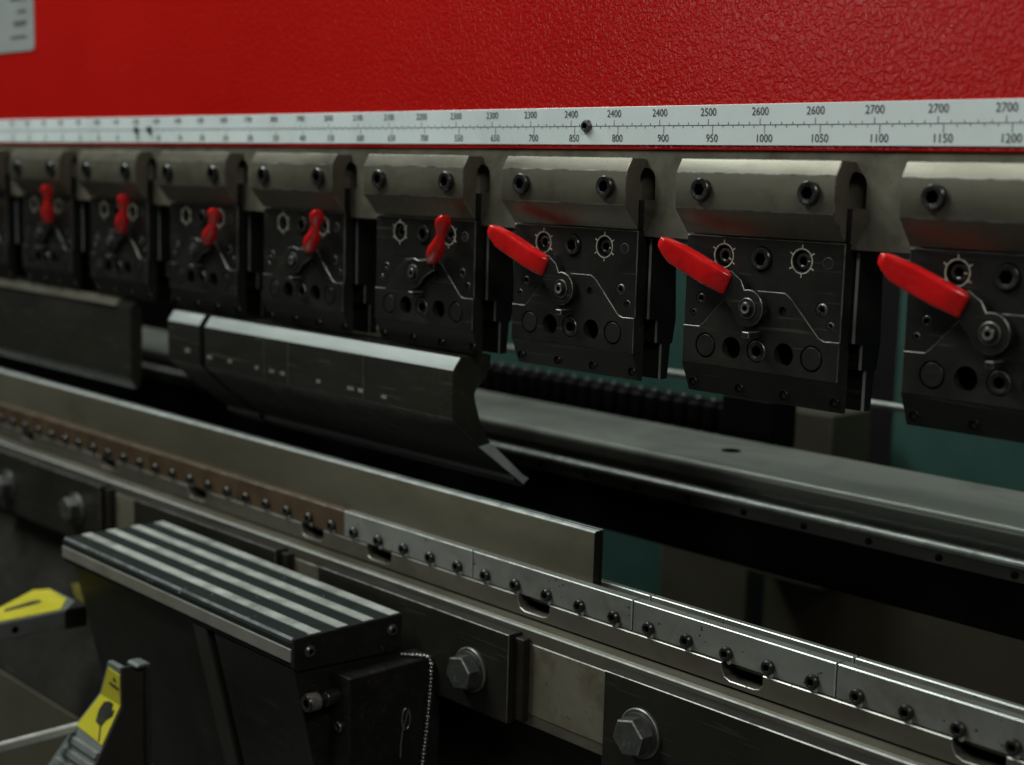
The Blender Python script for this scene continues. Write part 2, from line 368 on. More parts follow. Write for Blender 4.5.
def make_clamp(ang, label):
    r = empty('tool_clamp', (0, 0, 0), label, 'tool clamp', 'tool clamps along the ram')
    # chamfered cap block, hollow behind (hook profile)
    prof = [(-.0160, -.0262), (-.0223, -.0371), (-.0223, -.0647), (-.0052, -.0849), (-.0052, -.046), (-.0040, -.0395), (-.0010, -.0352), (.0018, -.034), (.0018, -.0262)]
    tb = MB().prism(prof[::-1], 0, .148).build('cap_block', ['block', 'worn'], r, bevel=.0007, bmat=1)
    for x in (.0285, .1280):
        s = MB(); rr = .0089
        s.lathe([(rr, -.0215), (rr, -.0262), (rr * .9, -.0272), (rr * .62, -.0272), (rr * .56, -.0268, 'hex'), (rr * .56, -.0226, 'hex')], (x - .0012, 0, -.0500), mis=[0, 0, 0, 0, 2, 2])
        s.build('cap_screw', ['screw', 'worn', 'hole'], r)
    # upper front plate
    up = MB()
    up.box(.0010, .1478, -.0042, .0012, -.0840, -.0604)
    hs = []
    for x in (.038, .111): hs.append((circle(x, -.1004, .0078), .006))
    for x in (.0745,): hs.append((circle(x, -.1010, .0098), .003))
    for x, z, q in ((.0170, -.1354, .0046), (.0100, -.1466, .0033), (.1306, -.1350, .0054), (.1390, -.1463, .0036)): hs.append((circle(x, z, q, 18), .003))
    up.plate([(.0006, -.163), (.1480, -.163), (.1480, -.0856), (.0006, -.0856)], hs, -.0055, .0055, .0006)
    upo = up.build('front_plate', ['black', 'worn', 'hole'], r)
    for x in (.038, .111):
        m = MB(); yq = -.0057
        # engraved ring, ticks
        n = 40
        for i in range(n):
            a, b = 2 * PI * i / n, 2 * PI * (i + 1) / n
            q = [(x + rad * math.cos(t), -.1004 + rad * math.sin(t)) for rad, t in ((.0088, a), (.0096, a), (.0096, b), (.0088, b))]
            m.prism(q, yq, -.0050, axis='y')
        for i in range(6):
            t = PI / 6 + PI / 3 * i; d = (math.cos(t), math.sin(t)); p = (-d[1], d[0]); w = .00045
            q = [(x + d[0] * rad + p[0] * w * sg, -.1004 + d[1] * rad + p[1] * w * sg) for rad, sg in ((.0096, 1), (.0096, -1), (.0124, -1), (.0124, 1))]
            m.prism(q, yq, -.0050, axis='y')
        m.build('dial_ring', 'engrave', upo)
        s = MB(); s.lathe([(.0064, .0005), (.0064, -.0030), (.0058, -.0038), (.0040, -.0038), (.0036, -.0034, 'hex'), (.0036, -.0005, 'hex')], (x, 0, -.1004), mis=[0, 1, 0, 0, 2, 2])
        d = s.build('adjuster_screw', ['screw', 'worn', 'hole'], upo)
        q = MB().box(x + .0042, x + .0066, -.0042, -.0036, -.1008, -.1000).build('pointer_mark', 'engrave', d)
    s = MB(); s.lathe([(.0088, -.0025), (.0088, -.0072), (.0080, -.0082), (.0058, -.0082), (.0052, -.0078, 'hex'), (.0052, -.0046, 'hex')], (.0745, 0, -.1010), mis=[0, 0, 0, 0, 2, 2])
    s.build('socket_screw', ['screw', 'worn', 'hole'], upo)
    m = MB(); m.lathe([(.0046, -.0053), (.0046, -.0058), (.0041, -.0060), (.0036, -.0060), (.0034, -.0057)], (.1342, 0, -.1008), mis=[0, 1, 0, 0, 0])
    m.build('dowel_pin', ['black2', 'worn'], upo)
    for x, z, q in ((.0170, -.1354, .0042), (.1306, -.1350, .0048), (.1390, -.1463, .0031), (.0100, -.1466, .0029)):
        s = MB(); s.lathe([(q, -.0030), (q, -.0048), (q * .8, -.0054), (q * .5, -.0054), (q * .45, -.0050, 'hex'), (q * .45, -.0030, 'hex')], (x, 0, z), seg=18, mis=[0, 1, 0, 0, 2, 2])
        s.build('set_screw', ['screw', 'worn', 'hole'], upo)
    # lower front plate: trapezoid rising into the upper one, row of bores, relieved foot
    lo = MB()
    ol = [(.0022, -.1575), (.0022, -.1872), (.1490, -.1872), (.1490, -.1575), (.1355, -.1578), (.1310, -.1560), (.1047, -.1288), (.0988, -.1250), (.0662, -.1252), (.0500, -.1262), (.0402, -.1350), (.0220, -.1545), (.0185, -.1572)]
    hs = []
    for x in (.0253, .1255): hs.append((circle(x, -.1719, .0101), .0010))
    for x in (.0509, .1006): hs.append((circle(x, -.1716, .0088), .007))
    hs.append((circle(.0750, -.1715, .0092), .0035))
    hs.append((circle(.0976, -.1390, .0036, 18), .004))
    lo.plate(ol, hs, -.0078, .0010, .00038)
    lo.prism([(-.0078, -.1874), (.0028, -.2110), (.0058, -.2110), (.0058, -.1635), (.0012, -.1635), (.0012, -.1874)], .0022, .1488, 0)
    loo = lo.build('lower_plate', ['black2', 'worn', 'hole'], r)
    for x in (.0253, .1255):
        s = MB(); s.lathe([(.0086, -.0060), (.0086, -.0076), (.0083, -.0079), (.0050, -.0079)], (x, 0, -.1719), mis=[0, 0, 0, 0]); s.build('bore_plug', ['black2', 'worn'], loo)
    s = MB(); s.lathe([(.0084, -.0045), (.0084, -.0068), (.0076, -.0078), (.0052, -.0078), (.0046, -.0074, 'hex'), (.0046, -.0046, 'hex')], (.0750, 0, -.1715), mis=[0, 1, 0, 0, 2, 2])
    s.build('socket_screw', ['screw', 'worn', 'hole'], loo)
    s = MB(); s.box(.0712, .0776, -.0215, -.0076, -.1608, -.1560); s.build('stop_pin', ['black2', 'worn'], loo, bevel=.0006, bmat=1)
    for x in (.0100, .0560, .0985, .1440):
        s = MB(); s.lathe([(.0042, -.0015), (.0040, -.0022), (.0036, -.0028), (.0027, -.0028), (.0024, -.0012)], (x, 0, -.2030), seg=18, mis=[0, 0, 2, 2, 2]); s.build('foot_screw', ['screw', 'worn', 'hole'], loo)
    # stepped holder body behind, slightly longer than the plates
    prof = [(.0085, -.0920), (.0085, -.1590), (.0195, -.1605), (.0195, -.1795), (.0260, -.1805), (.0260, -.2110), (.0345, -.2110), (.0370, -.1812), (.0395, -.1806), (.0430, -.1605), (.0400, -.1050), (.0385, -.0920)]
    mis = [1, 0, 1, 0, 1, 0, 0, 0, 0, 0, 0, 0]
    n = len(prof)
    hb = MB(); hb.prism(prof, -.0005, .1490, 0); hb.prism(prof, .14905, .1516, 0, mis=mis)
    hb.build('holder_body', ['black', 'strip'], r)
    MB().box(.0006, .1470, .0060, .0470, -.0915, -.0905 + .0).build('spacer', 'black', r) if False else None
    lever(r, ang)
    return r

CL0 = .9325
names = {8: 'black tool clamp cut off by the right photo edge, its red lever swung left',
         7: 'black tool clamp, red lever swung left, directly under the 1000 mark of the scale',
         6: 'black tool clamp, leftmost of the clamps whose red lever points left',
         5: 'black tool clamp, red lever upright, above the right end of the gooseneck punch',
         4: 'blurred black tool clamp, red lever upright, above the middle of the long gooseneck punch',
         3: 'blurred black tool clamp, red lever upright, above the narrow horn segment of the punch',
         2: 'blurred black tool clamp, red lever upright, above the right end of the straight punch',
         1: 'leftmost whole tool clamp, small and blurred with upright red lever',
         0: 'dark sliver of a tool clamp cut off by the left photo edge'}
pA = make_clamp(A_ANG, names[7]); pA.location.x = CL0
pB = make_clamp(B_ANG, names[5]); pB.location.x = CL0 - .4
for k in (8, 6):
    c = copy_tree(pA); c.location.x = CL0 + .2 * (k - 7); c['label'] = names[k]
for k in (4, 3, 2, 1, 0):
    c = copy_tree(pB); c.location.x = CL0 + .2 * (k - 7); c['label'] = names[k]

rs = random.Random(11)
for o in COL.objects:                      # screws come to rest at any angle
    if o.type == 'MESH' and o.name.split('.')[0] in ('cap_screw', 'socket_screw', 'set_screw', 'adjuster_screw') and o.parent and o.name not in ():
        bb = [Vector(c) for c in o.bound_box]; c = sum(bb, Vector()) / 8; th = rs.uniform(-.5, .5)
        rot = Matrix.Rotation(th, 3, 'Y'); o.rotation_euler = (0, th, 0); o.location = c - rot @ c
for o in COL.objects:                      # individual lever poses
    if o.name.startswith('tool_clamp') and o.type == 'EMPTY':
        k = round((o.location.x - CL0) / .2) + 7
        th = math.radians({0: -4, 1: -8, 2: -1, 3: 8, 4: 3, 5: 1, 6: .8, 7: 0, 8: -.8}[k])
        for a in kids(o):
            if a.name.startswith('lever'):
                rot = Matrix.Rotation(th, 3, 'Y'); p = Vector((PX, 0, PZ))
                a.rotation_euler = (0, th, 0); a.location = p - rot @ p

# ================================================================= PUNCHES
def goose_profile():
    f = [(-.0094, -.2135), (-.0184, -.2264), (-.0176, -.2719), (.0156, -.3021), (.0640, -.3372), (.0655, -.3424), (.0776, -.3497), (.0844, -.3416)]
    b = [(.0755, -.3367), (.0320, -.3002), (.0235, -.288), (.0181, -.2766), (.0125, -.262), (.0100, -.2513), (.0123, -.2456), (.0240, -.235), (.0300, -.2225), (.0300, -.2135)]
    return f + b
GP = goose_profile()
gl = empty('gooseneck_punch', (.2305, 0, 0), 'long dark gooseneck bending punch with bright chamfer and upturned pointed toe', 'bending punch')
n = len(GP)
b = MB(); mis = [1] + [0] * (n - 1); mis[4] = 2; b.prism(GP, 0, .4374, 0, mis=mis); b.build('punch_body', ['punch', 'punch_ground', 'punch_ground'], gl, bevel=.0006, bmat=-1)
# bright reground end of the toe
t = MB(); t.prism([(.0160, -.3022), (.0640, -.3370), (.0765, -.3462), (.0838, -.3415), (.0752, -.3366), (.0318, -.3003)], .4376, .4388); t.build('ground_toe_end', 'punch_ground', gl)
# stamped marks, their glint painted as pale patches
random.seed(3)
for x, w, z in ((.006, .012, -.262), (.050, .009, -.262), (.105, .008, -.263), (.133, .011, -.2635), (.154, .010, -.2635), (.220, .009, -.264), (.274, .014, -.2645), (.292, .010, -.2645), (.330, .010, -.266)):
    p = MB(); p.plate([(x, z), (x + w * .8, z), (x + w * .8, z + .0038), (x, z + .0038)], [], -.0183, -.0170, 0); p.build('stamped_glint', 'rail', gl)
# segment split lines
for x in (.122, .168, .300):
    p = MB(); p.prism([(-.0187, -.2275), (-.0179, -.2720), (.0154, -.3024), (.0500, -.3275), (.0510, -.3262), (.0160, -.3010), (-.0160, -.2715), (-.0160, -.2275)], x, x + .0005); p.build('segment_joint', 'worn', gl)
ge = empty('punch_horn', (.148, 0, 0), 'narrow horn segment of gooseneck punch with bright chamfer, left of the long segment', 'bending punch')
b = MB(); b.prism(GP, 0, .071, 0, mis=mis)
b.build('horn_body', ['punch', 'punch_ground', 'punch_ground'], ge, bevel=.0006)
p = MB(); p.plate([(.040, -.2600), (.050, -.2600), (.050, -.2550), (.040, -.2550)], [], -.0184, -.0165, 0); p.build('stamped_glint', 'rail', ge)

ws = empty('straight_punch', (-1.5, 0, 0), 'plain dark straight punch hanging under the far left tool clamps', 'bending punch')
WP = [(.006, -.2125), (-.003, -.2225), (-.003, -.3125), (.004, -.3265), (.009, -.3265), (.0135, -.3000), (.0135, -.2125)]
b = MB(); b.prism(WP, 0, 1.5 + .030, 0, mis=[1, 0, 0, 0, 0, 0, 0]); b.build('punch_body', ['punch', 'punch'], ws, bevel=.0006)
b = MB(); b.prism([(-.0034, -.2225), (.0056, -.2125), (.0030, -.2120), (-.0050, -.2215)], .2, 1.5 - .004, 0); b.build('top_ledge', 'bed', ws)

# ================================================================= DIE, HOLDERS, BED
d = empty('blade_die', (-1.6, 0, -.42), 'tall thin bare steel blade die standing in the slot of the die holders', 'bending die')
Wd = 1.6 + .8485
b = MB(); b.prism([(-.0100, .0192), (-.0018, .0192), (-.0018, .0745), (-.0086, .0745), (-.0100, .0728)], 0, Wd, 0, mis=[0, 0, 1, 1, 0], cap=2)  # end faces coloured black to stand for shade on the blade end
b.build('die_body', ['blade', 'edge', 'black'], d, bevel=.0005, bmat=-1)
b = MB(); b.prism([(-.0017, .0192), (.0002, .0192), (.0002, .0752), (-.0017, .0752)], 0, Wd + .0008, 0, cap=1, mis=[1, 1, 0, 1]); b.build('die_spine', ['edge', 'black'], d, bevel=.0003)

def die_holder(x, rusty, label, hole):
    r = empty('die_holder', (x, 0, -.4180), label, 'die holder', 'screwed die holder sections along the bed')
    m = 'rust' if rusty else 'holder'
    b = MB(); b.plate([(.0006, .0002), (.1994, .0002), (.1994, .0265), (.0006, .0265)], [], -.0200, -.0104, .0006)
    b.build('front_jaw', [m, 'edge' if not rusty else 'worn'], r)
    b = MB(); b.box(.0006, .1994, .0022, .0088, -.006, .0262); b.build('rear_jaw', [m, 'edge' if not rusty else 'worn'], r, bevel=.0006, bmat=1)
    b = MB(); b.box(.0010, .1990, -.0104, .0022, -.006, .0170); b.build('slot_floor', 'bed', r)
    for i in range(5):
        s = MB(); q = .0056; xx = .0192 + .0404 * i
        s.lathe([(q, -.0195), (q, -.0232), (q * .84, -.0246), (q * .58, -.0246), (q * .52, -.0243, 'hex'), (q * .52, -.0215, 'hex')], (xx, 0, .0075), mis=[0, 0, 0, 0, 2, 2])
        s.build('jaw_screw', ['screw', 'worn', 'hole'], r)
        s2 = MB(); s2.lathe([(.0021, -.0200), (.0021, -.0203), (.001, -.0204)], (xx + .002, 0, .0008), seg=12)
        s2.build('painted_glint', 'edge', r)  # bright dot paints the reflection below each jaw screw
    return r
hl = {5: 'bare steel die holder section at the right edge of the photo, rightmost of the row',
      4: 'bare steel die holder section over the rightmost large hex bolt, slot empty above it',
      3: 'bare steel die holder section at which the tall blade die ends',
      2: 'bare steel die holder section between rust brown section and blade die end',
      1: 'rust brown die holder section touching the first bare steel one, behind the striped rest',
      0: 'rust brown die holder section second from the bare steel ones',
      -1: 'rust brown die holder section above the cream gap left of the striped rest',
      -2: 'rust brown die holder section above the two far left bolts',
      -3: 'rust brown die holder section at the left edge of the photo, leftmost of the row'}
hp = die_holder(.904, False, hl[4], 0); hr = die_holder(.303, True, hl[1], 0)
for k in (5, 3, 2):
    c = copy_tree(hp); c.location.x = .904 + .2005 * (k - 4); c['label'] = hl[k]
for k in (0, -1, -2, -3):
    c = copy_tree(hr); c.location.x = .303 + .2 * (k - 1); c['label'] = hl[k]

bed = empty('press_bed', (0, 0, -.9), 'steel lower bed of the press carrying the row of die holders', 'press bed')
BX0, BX1 = -1.7, 1.5
Z9 = .9
# base rail with cut-outs under some screws: swept face built as a plate with an irregular upper edge
slots = [(x, x + .0400) for x in (-.250, -.018, .200, .431, .545, .768, 1.0005, 1.2010)]
ol = [(BX0, -.4358 + Z9), (BX1, -.4358 + Z9), (BX1, -.4183 + Z9)]
for a, b_ in sorted(slots, reverse=True):
    ol += [(b_, -.4183 + Z9), (b_, -.4260 + Z9), (b_ - .003, -.4300 + Z9), (b_ - .008, -.4312 + Z9), (a + .009, -.4312 + Z9), (a + .0035, -.4290 + Z9), (a + .0006, -.4240 + Z9), (a, -.4183 + Z9)]
ol += [(BX0, -.4183 + Z9)]
b = MB(); b.plate(ol, [], -.0225, .010, .0006); 
for a, b_ in slots: b.box(a - .002, b_ + .002, -.0085, .0095, -.4330 + Z9, -.4190 + Z9, 2)  # near-black boxes paint the shade at the back of the slots
b.build('base_rail', ['bed', 'holder', 'hole'], bed)
b = MB(); b.prism([(-.0350, -.4376 + Z9), (-.0385, -.4392 + Z9), (-.0385, -.5270 + Z9), (.030, -.5270 + Z9), (.030, -.4376 + Z9)], BX0, BX1, 0); b.build('bed_band', ['bed', 'edge'], bed, bevel=.0009, bmat=1)
b = MB(); b.box(BX0, BX1, -.0100, .030, 0, -.5270 + Z9 - .0005); b.build('bed_plate', 'dark', bed)
for x0, x1 in ((.795, .93), (.42, .52), (.03, .15)):
    b = MB(); b.plate([(x0, -.5165 + Z9), (x1, -.5165 + Z9), (x1, -.4515 + Z9), (x0, -.4515 + Z9)], [], -.0392, -.0380, .0007); b.build('inset_panel', ['cream', 'worn'], bed)

def bolt(parent, x, z, yf, rot=0.2, marks=True):
    b = MB(); b.lathe([(.0208, yf), (.0208, yf - .0022), (.0200, yf - .0030), (.008, yf - .0030)], (x, 0, z), seg=32, mis=[0, 1, 0, 0]); w = b.build('washer', ['zinc', 'worn'], parent)
    b = MB(); b.lathe([(.0176, yf - .0030), (.0176, yf - .0056), (.008, yf - .0056)], (x, 0, z), seg=32); b.build('spring_washer', ['zinc', 'worn'], parent)
    b = MB(); R = .0164
    hexp = [(x + R * math.cos(rot + PI / 3 * i), z + R * math.sin(rot + PI / 3 * i)) for i in range(6)]
    b.plate(hexp, [], yf - .0172, yf - .0056, .0012, mc=1)
    h = b.build('hex_head', ['zinc', 'worn'], parent, smooth=20)
    if marks:
        t = bmesh.new(); add_text(t, '8.8', x + .0, z - .0055, .0075, yf - .0173)
        mm = MB(); mm.bm.free(); mm.bm = t; mm.build('grade_mark', 'worn', h, recalc=False)

def mount(x0, x1, label, bolts, zb=-.525):
    r = empty('mounting_plate', (x0, 0, zb), label, 'mounting plate', 'black plates bolted along the bed')
    b = MB(); w = x1 - x0; h = -.4435 - zb
    b.plate([(0, 0), (w, 0), (w, h), (0, h)], [], -.0550, -.0388, .0006)
    b.build('plate_body', ['dark', 'worn'], r)
    b = MB(); b.box(w - .001, w + .012, -.0480, -.0390, .003, h - .003); b.build('side_strip', 'dark', r, bevel=.0008)
    for i, (bx, bz) in enumerate(bolts): bolt(r, bx - x0, bz - zb, -.0550, .25 + .3 * i)
    return r
mount(.507, .7915, 'black bolted plate right of the striped rest with one large hex bolt', [(.7435, -.4880)])
mount(.9065, 1.45, 'black bolted plate in the lower right corner with one large hex bolt', [(.9485, -.4845)], -.64)
mount(.128, .430, 'black plate mostly hidden behind the top of the striped rest', [])
mount(-.262, .042, 'blurred black plate at the far left with two zinc hex bolts', [(-.222, -.4870), (-.020, -.4835)])

# lower apron of the machine
ap = MB(); ap.box(-1.7, .44, -.012, .012, 0, .372); a = ap.build('apron_panel', 'dark2'); a.location = (0, -.012, -.9)
tag(a, 'flat dark brown apron panel of the press under the bolted plates', 'apron panel')

sk = MB(); sk.prism([(.070, .1255), (-.046, -.05), (.046, -.05), (.080, .1255)], -1.7, .30); k_ = sk.build('lower_skirt', 'dark', bevel=.002); k_.location = (0, -.084, -.6535)
tag(k_, 'dark brown sloping skirt behind the two yellow labelled parts, lower left', 'skirt panel')
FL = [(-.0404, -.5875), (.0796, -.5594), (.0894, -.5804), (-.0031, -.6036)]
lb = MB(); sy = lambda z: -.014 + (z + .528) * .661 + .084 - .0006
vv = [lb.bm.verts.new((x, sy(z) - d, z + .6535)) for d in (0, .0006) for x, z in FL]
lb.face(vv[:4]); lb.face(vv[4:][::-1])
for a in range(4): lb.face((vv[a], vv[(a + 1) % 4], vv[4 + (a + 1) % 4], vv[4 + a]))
lb.build('dim_yellow_patch', 'dim_yellow', k_)  # dim yellow patch on the skirt, light and shade painted into its colour
pn = MB(); pn.box(-1.7, .34, -.05, .05, 0, .495); o = pn.build('plinth', 'beige'); o.location = (0, -.081, -1.2)
tag(o, 'brownish plinth below the dark skirt in the lower left corner', 'plinth')

# ================================================================= STRIPED SHEET REST
zt = -.452
st = empty('sheet_rest', (.222, -.132, zt - .03), 'black sheet support rest with four aluminium stripes along its top', 'sheet rest')
ox, oy, oz = .222, -.132, zt - .03
Y0, Y1 = -.1925 - oy, -.0710 - oy
LN = .4365
b = MB(); b.prism([(Y0 + .001, .0022), (Y0, .0245), (Y0 + .0025, .0285), (Y1, .0285), (Y1, -.002)], 0, LN, 0, mis=[0, 0, 0, 0, 0]); b.build('rest_body', 'grip_strip', st)
st.location.z += .003; st.rotation_euler = (0, .0068, 0)
b = MB(); b.box(0, LN, Y0 - .0012, Y0 + .0006, .0072, .0196); b.build('front_rail', 'rail', st, bevel=.0005)
nst = 4
for i in range(nst):
    yc = Y0 + .0272 + i * .0299
    b = MB(); b.prism([(yc - .0059, .0280), (yc + .0059, .0280), (yc + .0056, .0293), (yc - .0056, .0293)], .001, LN - .001, 0); b.build('aluminium_stripe', 'alu', st)
b = MB(); b.prism([(Y0 + .0009, .0272), (Y0 + .0022, .0290), (Y0 + .0032, .0291), (Y0 + .0032, .0282), (Y0 + .0016, .0262)], .001, LN - .001, 0); b.build('worn_front_edge', 'chipped', st)
# end cap with rounded lower rear corner
cy = [(Y0 - .0006, .0300), (Y0 - .0006, .0030), (Y0 + .004, -.0006), (Y1 - .022, -.0046), (Y1 - .012, -.0044), (Y1 - .003, -.0015), (Y1 + .0006, .003), (Y1 + .0006, .0300)]
b = MB(); b.prism(cy, LN, LN + .0045, 0); cap = b.build('end_cap', ['cap', 'worn'], st, bevel=.0007)
for y, z in ((-.1765 - oy, .0160), (-.0832 - oy, .0162)):
    s = MB(); s.lathe([(.0060, LN + .0045), (.0056, LN + .0062), (.0040, LN + .0076), (.0028, LN + .0078), (.0024, LN + .0076, 'hex'), (.0024, LN + .006, 'hex')], (0, y, z), axis='x', mis=[0, 0, 0, 0, 1, 1]); s.build('cap_screw', ['zinc', 'hole'], cap)
# inclined guard plates under the rest
def incl(x0, x1, z0, z1, off, th, name, m, bev=.001):
    f = lambda z: -.1905 + .243 * (-.4815 - z) + off
    b = MB(); b.prism([(f(z0) - oy, z0 - oz), (f(z1) - oy, z1 - oz), (f(z1) - oy + th, z1 - oz), (f(z0) - oy + th, z0 - oz)], x0 - ox, x1 - ox, 0); return b.build(name, m, st, bevel=bev)
incl(.527, .6595, -.482, -.80, .0, .10, 'support_panel', 'cap')
incl(.488, .513, -.482, -.80, .0, .03, 'support_edge', 'dark2')
incl(.230, .486, -.484, -.80, .006, .03, 'support_panel', 'dark')

# bracket with spring plunger
br = empty('rest_bracket', (.675, -.10, -.62), 'black slide bracket with a spring plunger beside the striped rest', 'bracket')
b = MB(); b.box(-.0135, .0155, -.0520, .0545, 0, .1300); b.build('bracket_block', ['cap', 'worn'], br, bevel=.0010)
b = MB(); b.box(-.030, .0120, -.03, .0600, -.25, -.001); b.build('bracket_stem', 'void', br)
pl_ = empty('dummy', (0, 0, 0), '', '') if False else None
b = MB(); b.lathe([(.0076, -.052), (.0076, -.064), (.0070, -.065), (.0060, -.0655), (.0060, -.072), (.0082, -.0728), (.0082, -.0835), (.0074, -.0850), (.0046, -.0850), (.0042, -.0845, 'hex'), (.0042, -.082, 'hex')], (-.0052, 0, .1090), seg=28, mis=[0, 0, 0, 0, 0, 1, 0, 0, 0, 2, 2]); b.build('spring_plunger', ['screw', 'worn', 'hole'], br)
b = MB(); b.lathe([(.0050, -.052), (.0050, -.056), (.0042, -.0572), (.0026, -.0572), (.0022, -.055, 'hex')], (.004, 0, .0830), seg=18, mis=[0, 1, 0, 0, 2]); b.build('lock_screw', ['screw', 'worn', 'hole'], br)

# bead chain and split pin
ch = MB(); path = [Vector(p) for p in ((.672, -.078, -.4878), (.683, -.069, -.4876), (.6905, -.0620, -.4883), (.6937, -.0600, -.4940), (.6940, -.0612, -.52), (.6938, -.0650, -.56), (.6936, -.0700, -.60), (.693, -.0770, -.66))]
acc = 0; step = .0036; pts = []
for p, q in zip(path, path[1:]):
    L_ = (q - p).length; t = acc
    while t < L_: pts.append(p.lerp(q, t / L_)); t += step
    acc = t - L_
for i, p in enumerate(pts):
    ww = .0027 if i % 2 else .0019
    ch.lathe([(.0004, -.0017), (ww * .75, -.0011), (ww, 0), (ww * .75, .0011), (.0004, .0017)], p, axis='z', seg=8)
c = ch.build('bead_chain', 'chain', smooth=80)
tag(c, 'thin bright bead chain hanging over the corner of the black slide bracket', 'chain')
rp = MB(); pp = []
for i in range(17):
    a = PI * .55 + 1.75 * PI * i / 16
    pp.append((.6925, -.0885 + .0048 * math.cos(a), -.5420 + .0105 * math.sin(a)))
pp += [(.6925, -.0925, -.553), (.6925, -.0942, -.565), (.6925, -.0945, -.578)]
rp.tube(pp, .0008, 8); o = rp.build('split_pin', 'chain', smooth=80)
tag(o, 'bent wire split pin hanging on the side of the black slide bracket', 'split pin')

# ================================================================= PEDAL AND ARM with yellow warning labels
pd = empty('foot_pedal', (.375, -.23, -.72), 'grey ridged pedal with an upright yellow warning label and dark side', 'pedal')
ox, oy, oz = .375, -.23, -.72
def P(x, y, z): return (x - ox, y - oy, z - oz)
b = MB()
fy = lambda z: -.2205 if z > -.583 else -.2205 - .55 * (-.583 - z)
def slab(mb, quad, th, off=0.):
    """quad of (x,z) lying on the leaning pedal face"""
    v = [mb.bm.verts.new(P(x, fy(z) - off, z)) for x, z in quad]; w = [mb.bm.verts.new(P(x, fy(z) - off + th, z)) for x, z in quad]
    k = len(quad); mb.face(v); mb.face(w[::-1])
    for i in range(k): mb.face((v[i], v[(i + 1) % k], w[(i + 1) % k], w[i]))
slab(b, [(.3740, -.544), (.3560, -.583), (.4035, -.583), (.4035, -.544)], .006); slab(b, [(.3560, -.5831), (.3385, -.618), (.302, -.72), (.4035, -.72), (.4035, -.5831)], .006)
b.build('tread_plate', 'grey_cast', pd, bevel=.0008)
b = MB(); b.prism([P(0, -.2230, -.5420)[1:], P(0, -.2230, -.583)[1:], P(0, -.298, -.72)[1:], P(0, -.1990, -.72)[1:], P(0, -.1990, -.5420)[1:]], .4040 - ox, .4075 - ox, 0)
b.box(.3950 - ox, .4160 - ox, -.1990 - oy, -.1950 - oy, 0, .176)
b.build('side_cheek', 'dark2', pd, bevel=.0006)
b = MB(); b.prism([(-.2100 - oy, .1765), (-.1950 - oy, .1765), (-.1950 - oy, .1790), (-.2000 - oy, .1800), (-.2070 - oy, .1800), (-.2100 - oy, .1785)], .3950 - ox, .4150 - ox, 0); b.build('cap_strip', 'grey_cast', pd, bevel=.0006)
b = MB(); slab(b, [(.3775, -.5495), (.3605, -.583), (.4015, -.583), (.4010, -.5520)], .0008, .0012); slab(b, [(.3605, -.5831), (.3435, -.6170), (.4010, -.6200), (.4015, -.5831)], .0008, .0012); lb = b.build('warning_label', 'yellow', pd)
b = MB(); slab(b, [(.3735, -.6050), (.3700, -.5950), (.3725, -.5870), (.3800, -.5845), (.3895, -.5845), (.3920, -.5900), (.3965, -.5885), (.3975, -.5940), (.3900, -.6000), (.3860, -.6070)], .0007, .0018)
slab(b, [(.3815, -.5635), (.3800, -.5660), (.3995, -.5680), (.3995, -.5655)], .0007, .0018)
slab(b, [(.3860, -.606), (.3840, -.607), (.3925, -.6185), (.3945, -.6180)], .0007, .0018)
slab(b, [(.3905, -.5560), (.3875, -.5600), (.3950, -.5605)], .0007, .0018)
b.build('label_pictogram', 'pictogram', lb)
for i in range(6):
    z = -.6265 - i * .0115
    b = MB(); xl = .345 - (-.618 - z) * .40
    slab(b, [(xl, z - .0055), (.4020, z - .0060), (.4020, z), (xl + .002, z + .0005)], .004, .0035); b.build('tread_ridge', 'grey_cast', pd, bevel=.0006)
b = MB(); b.box(.3380 - ox, .3460 - ox, -.52 - oy, -.232 - oy, .0960, .1045); b.build('pedal_bar', 'alu', pd, bevel=.0012)

ar = empty('support_arm', (.12, -.22, -.60), 'grey support arm with a flat yellow warning label on top at the left edge', 'support arm')
ox, oy, oz = .12, -.22, -.60
b = MB(); b.prism([P(*q, 0)[:2] for q in ((.170, -.42), (.1700, -.1640), (.1440, -.1395), (.080, -.1395), (.072, -.160), (.1180, -.225), (.136, -.27), (.140, -.42))], .0285, .0490, 0, axis='z')
b.build('arm_body', 'grey_cast', ar, bevel=.0012)
b = MB(); b.prism([P(*q, 0)[:2] for q in ((.167, -.40), (.1665, -.170), (.1330, -.1460), (.0840, -.1440), (.0765, -.160), (.1215, -.225), (.139, -.27), (.143, -.40))], .0492, .0502, 0, axis='z')
lb = b.build('warning_label', 'yellow', ar)
b = MB(); b.prism([P(*q, 0)[:2] for q in ((.1380, -.2240), (.1300, -.2200), (.1180, -.1800), (.1210, -.1730), (.1290, -.1750), (.1330, -.1900))], .0503, .0507, 0, axis='z')
b.build('label_pictogram', 'pictogram', lb)
b = MB(); b.prism([P(.1745, -.1690, 0)[:2], P(.1760, -.1420, 0)[:2], P(.146, -.1370, 0)[:2], P(.1440, -.1395, 0)[:2], P(.1705, -.1635, 0)[:2]], .027, .0515, 0, axis='z')
b.build('arm_tip', 'cap', ar, bevel=.001)
b = MB(); b.lathe([(.004, .1700 - ox), (.004, .1706 - ox), (.001, .1707 - ox)], (0, -.226 - oy, .038), axis='x', seg=16); b.build('side_hole', 'hole', ar)

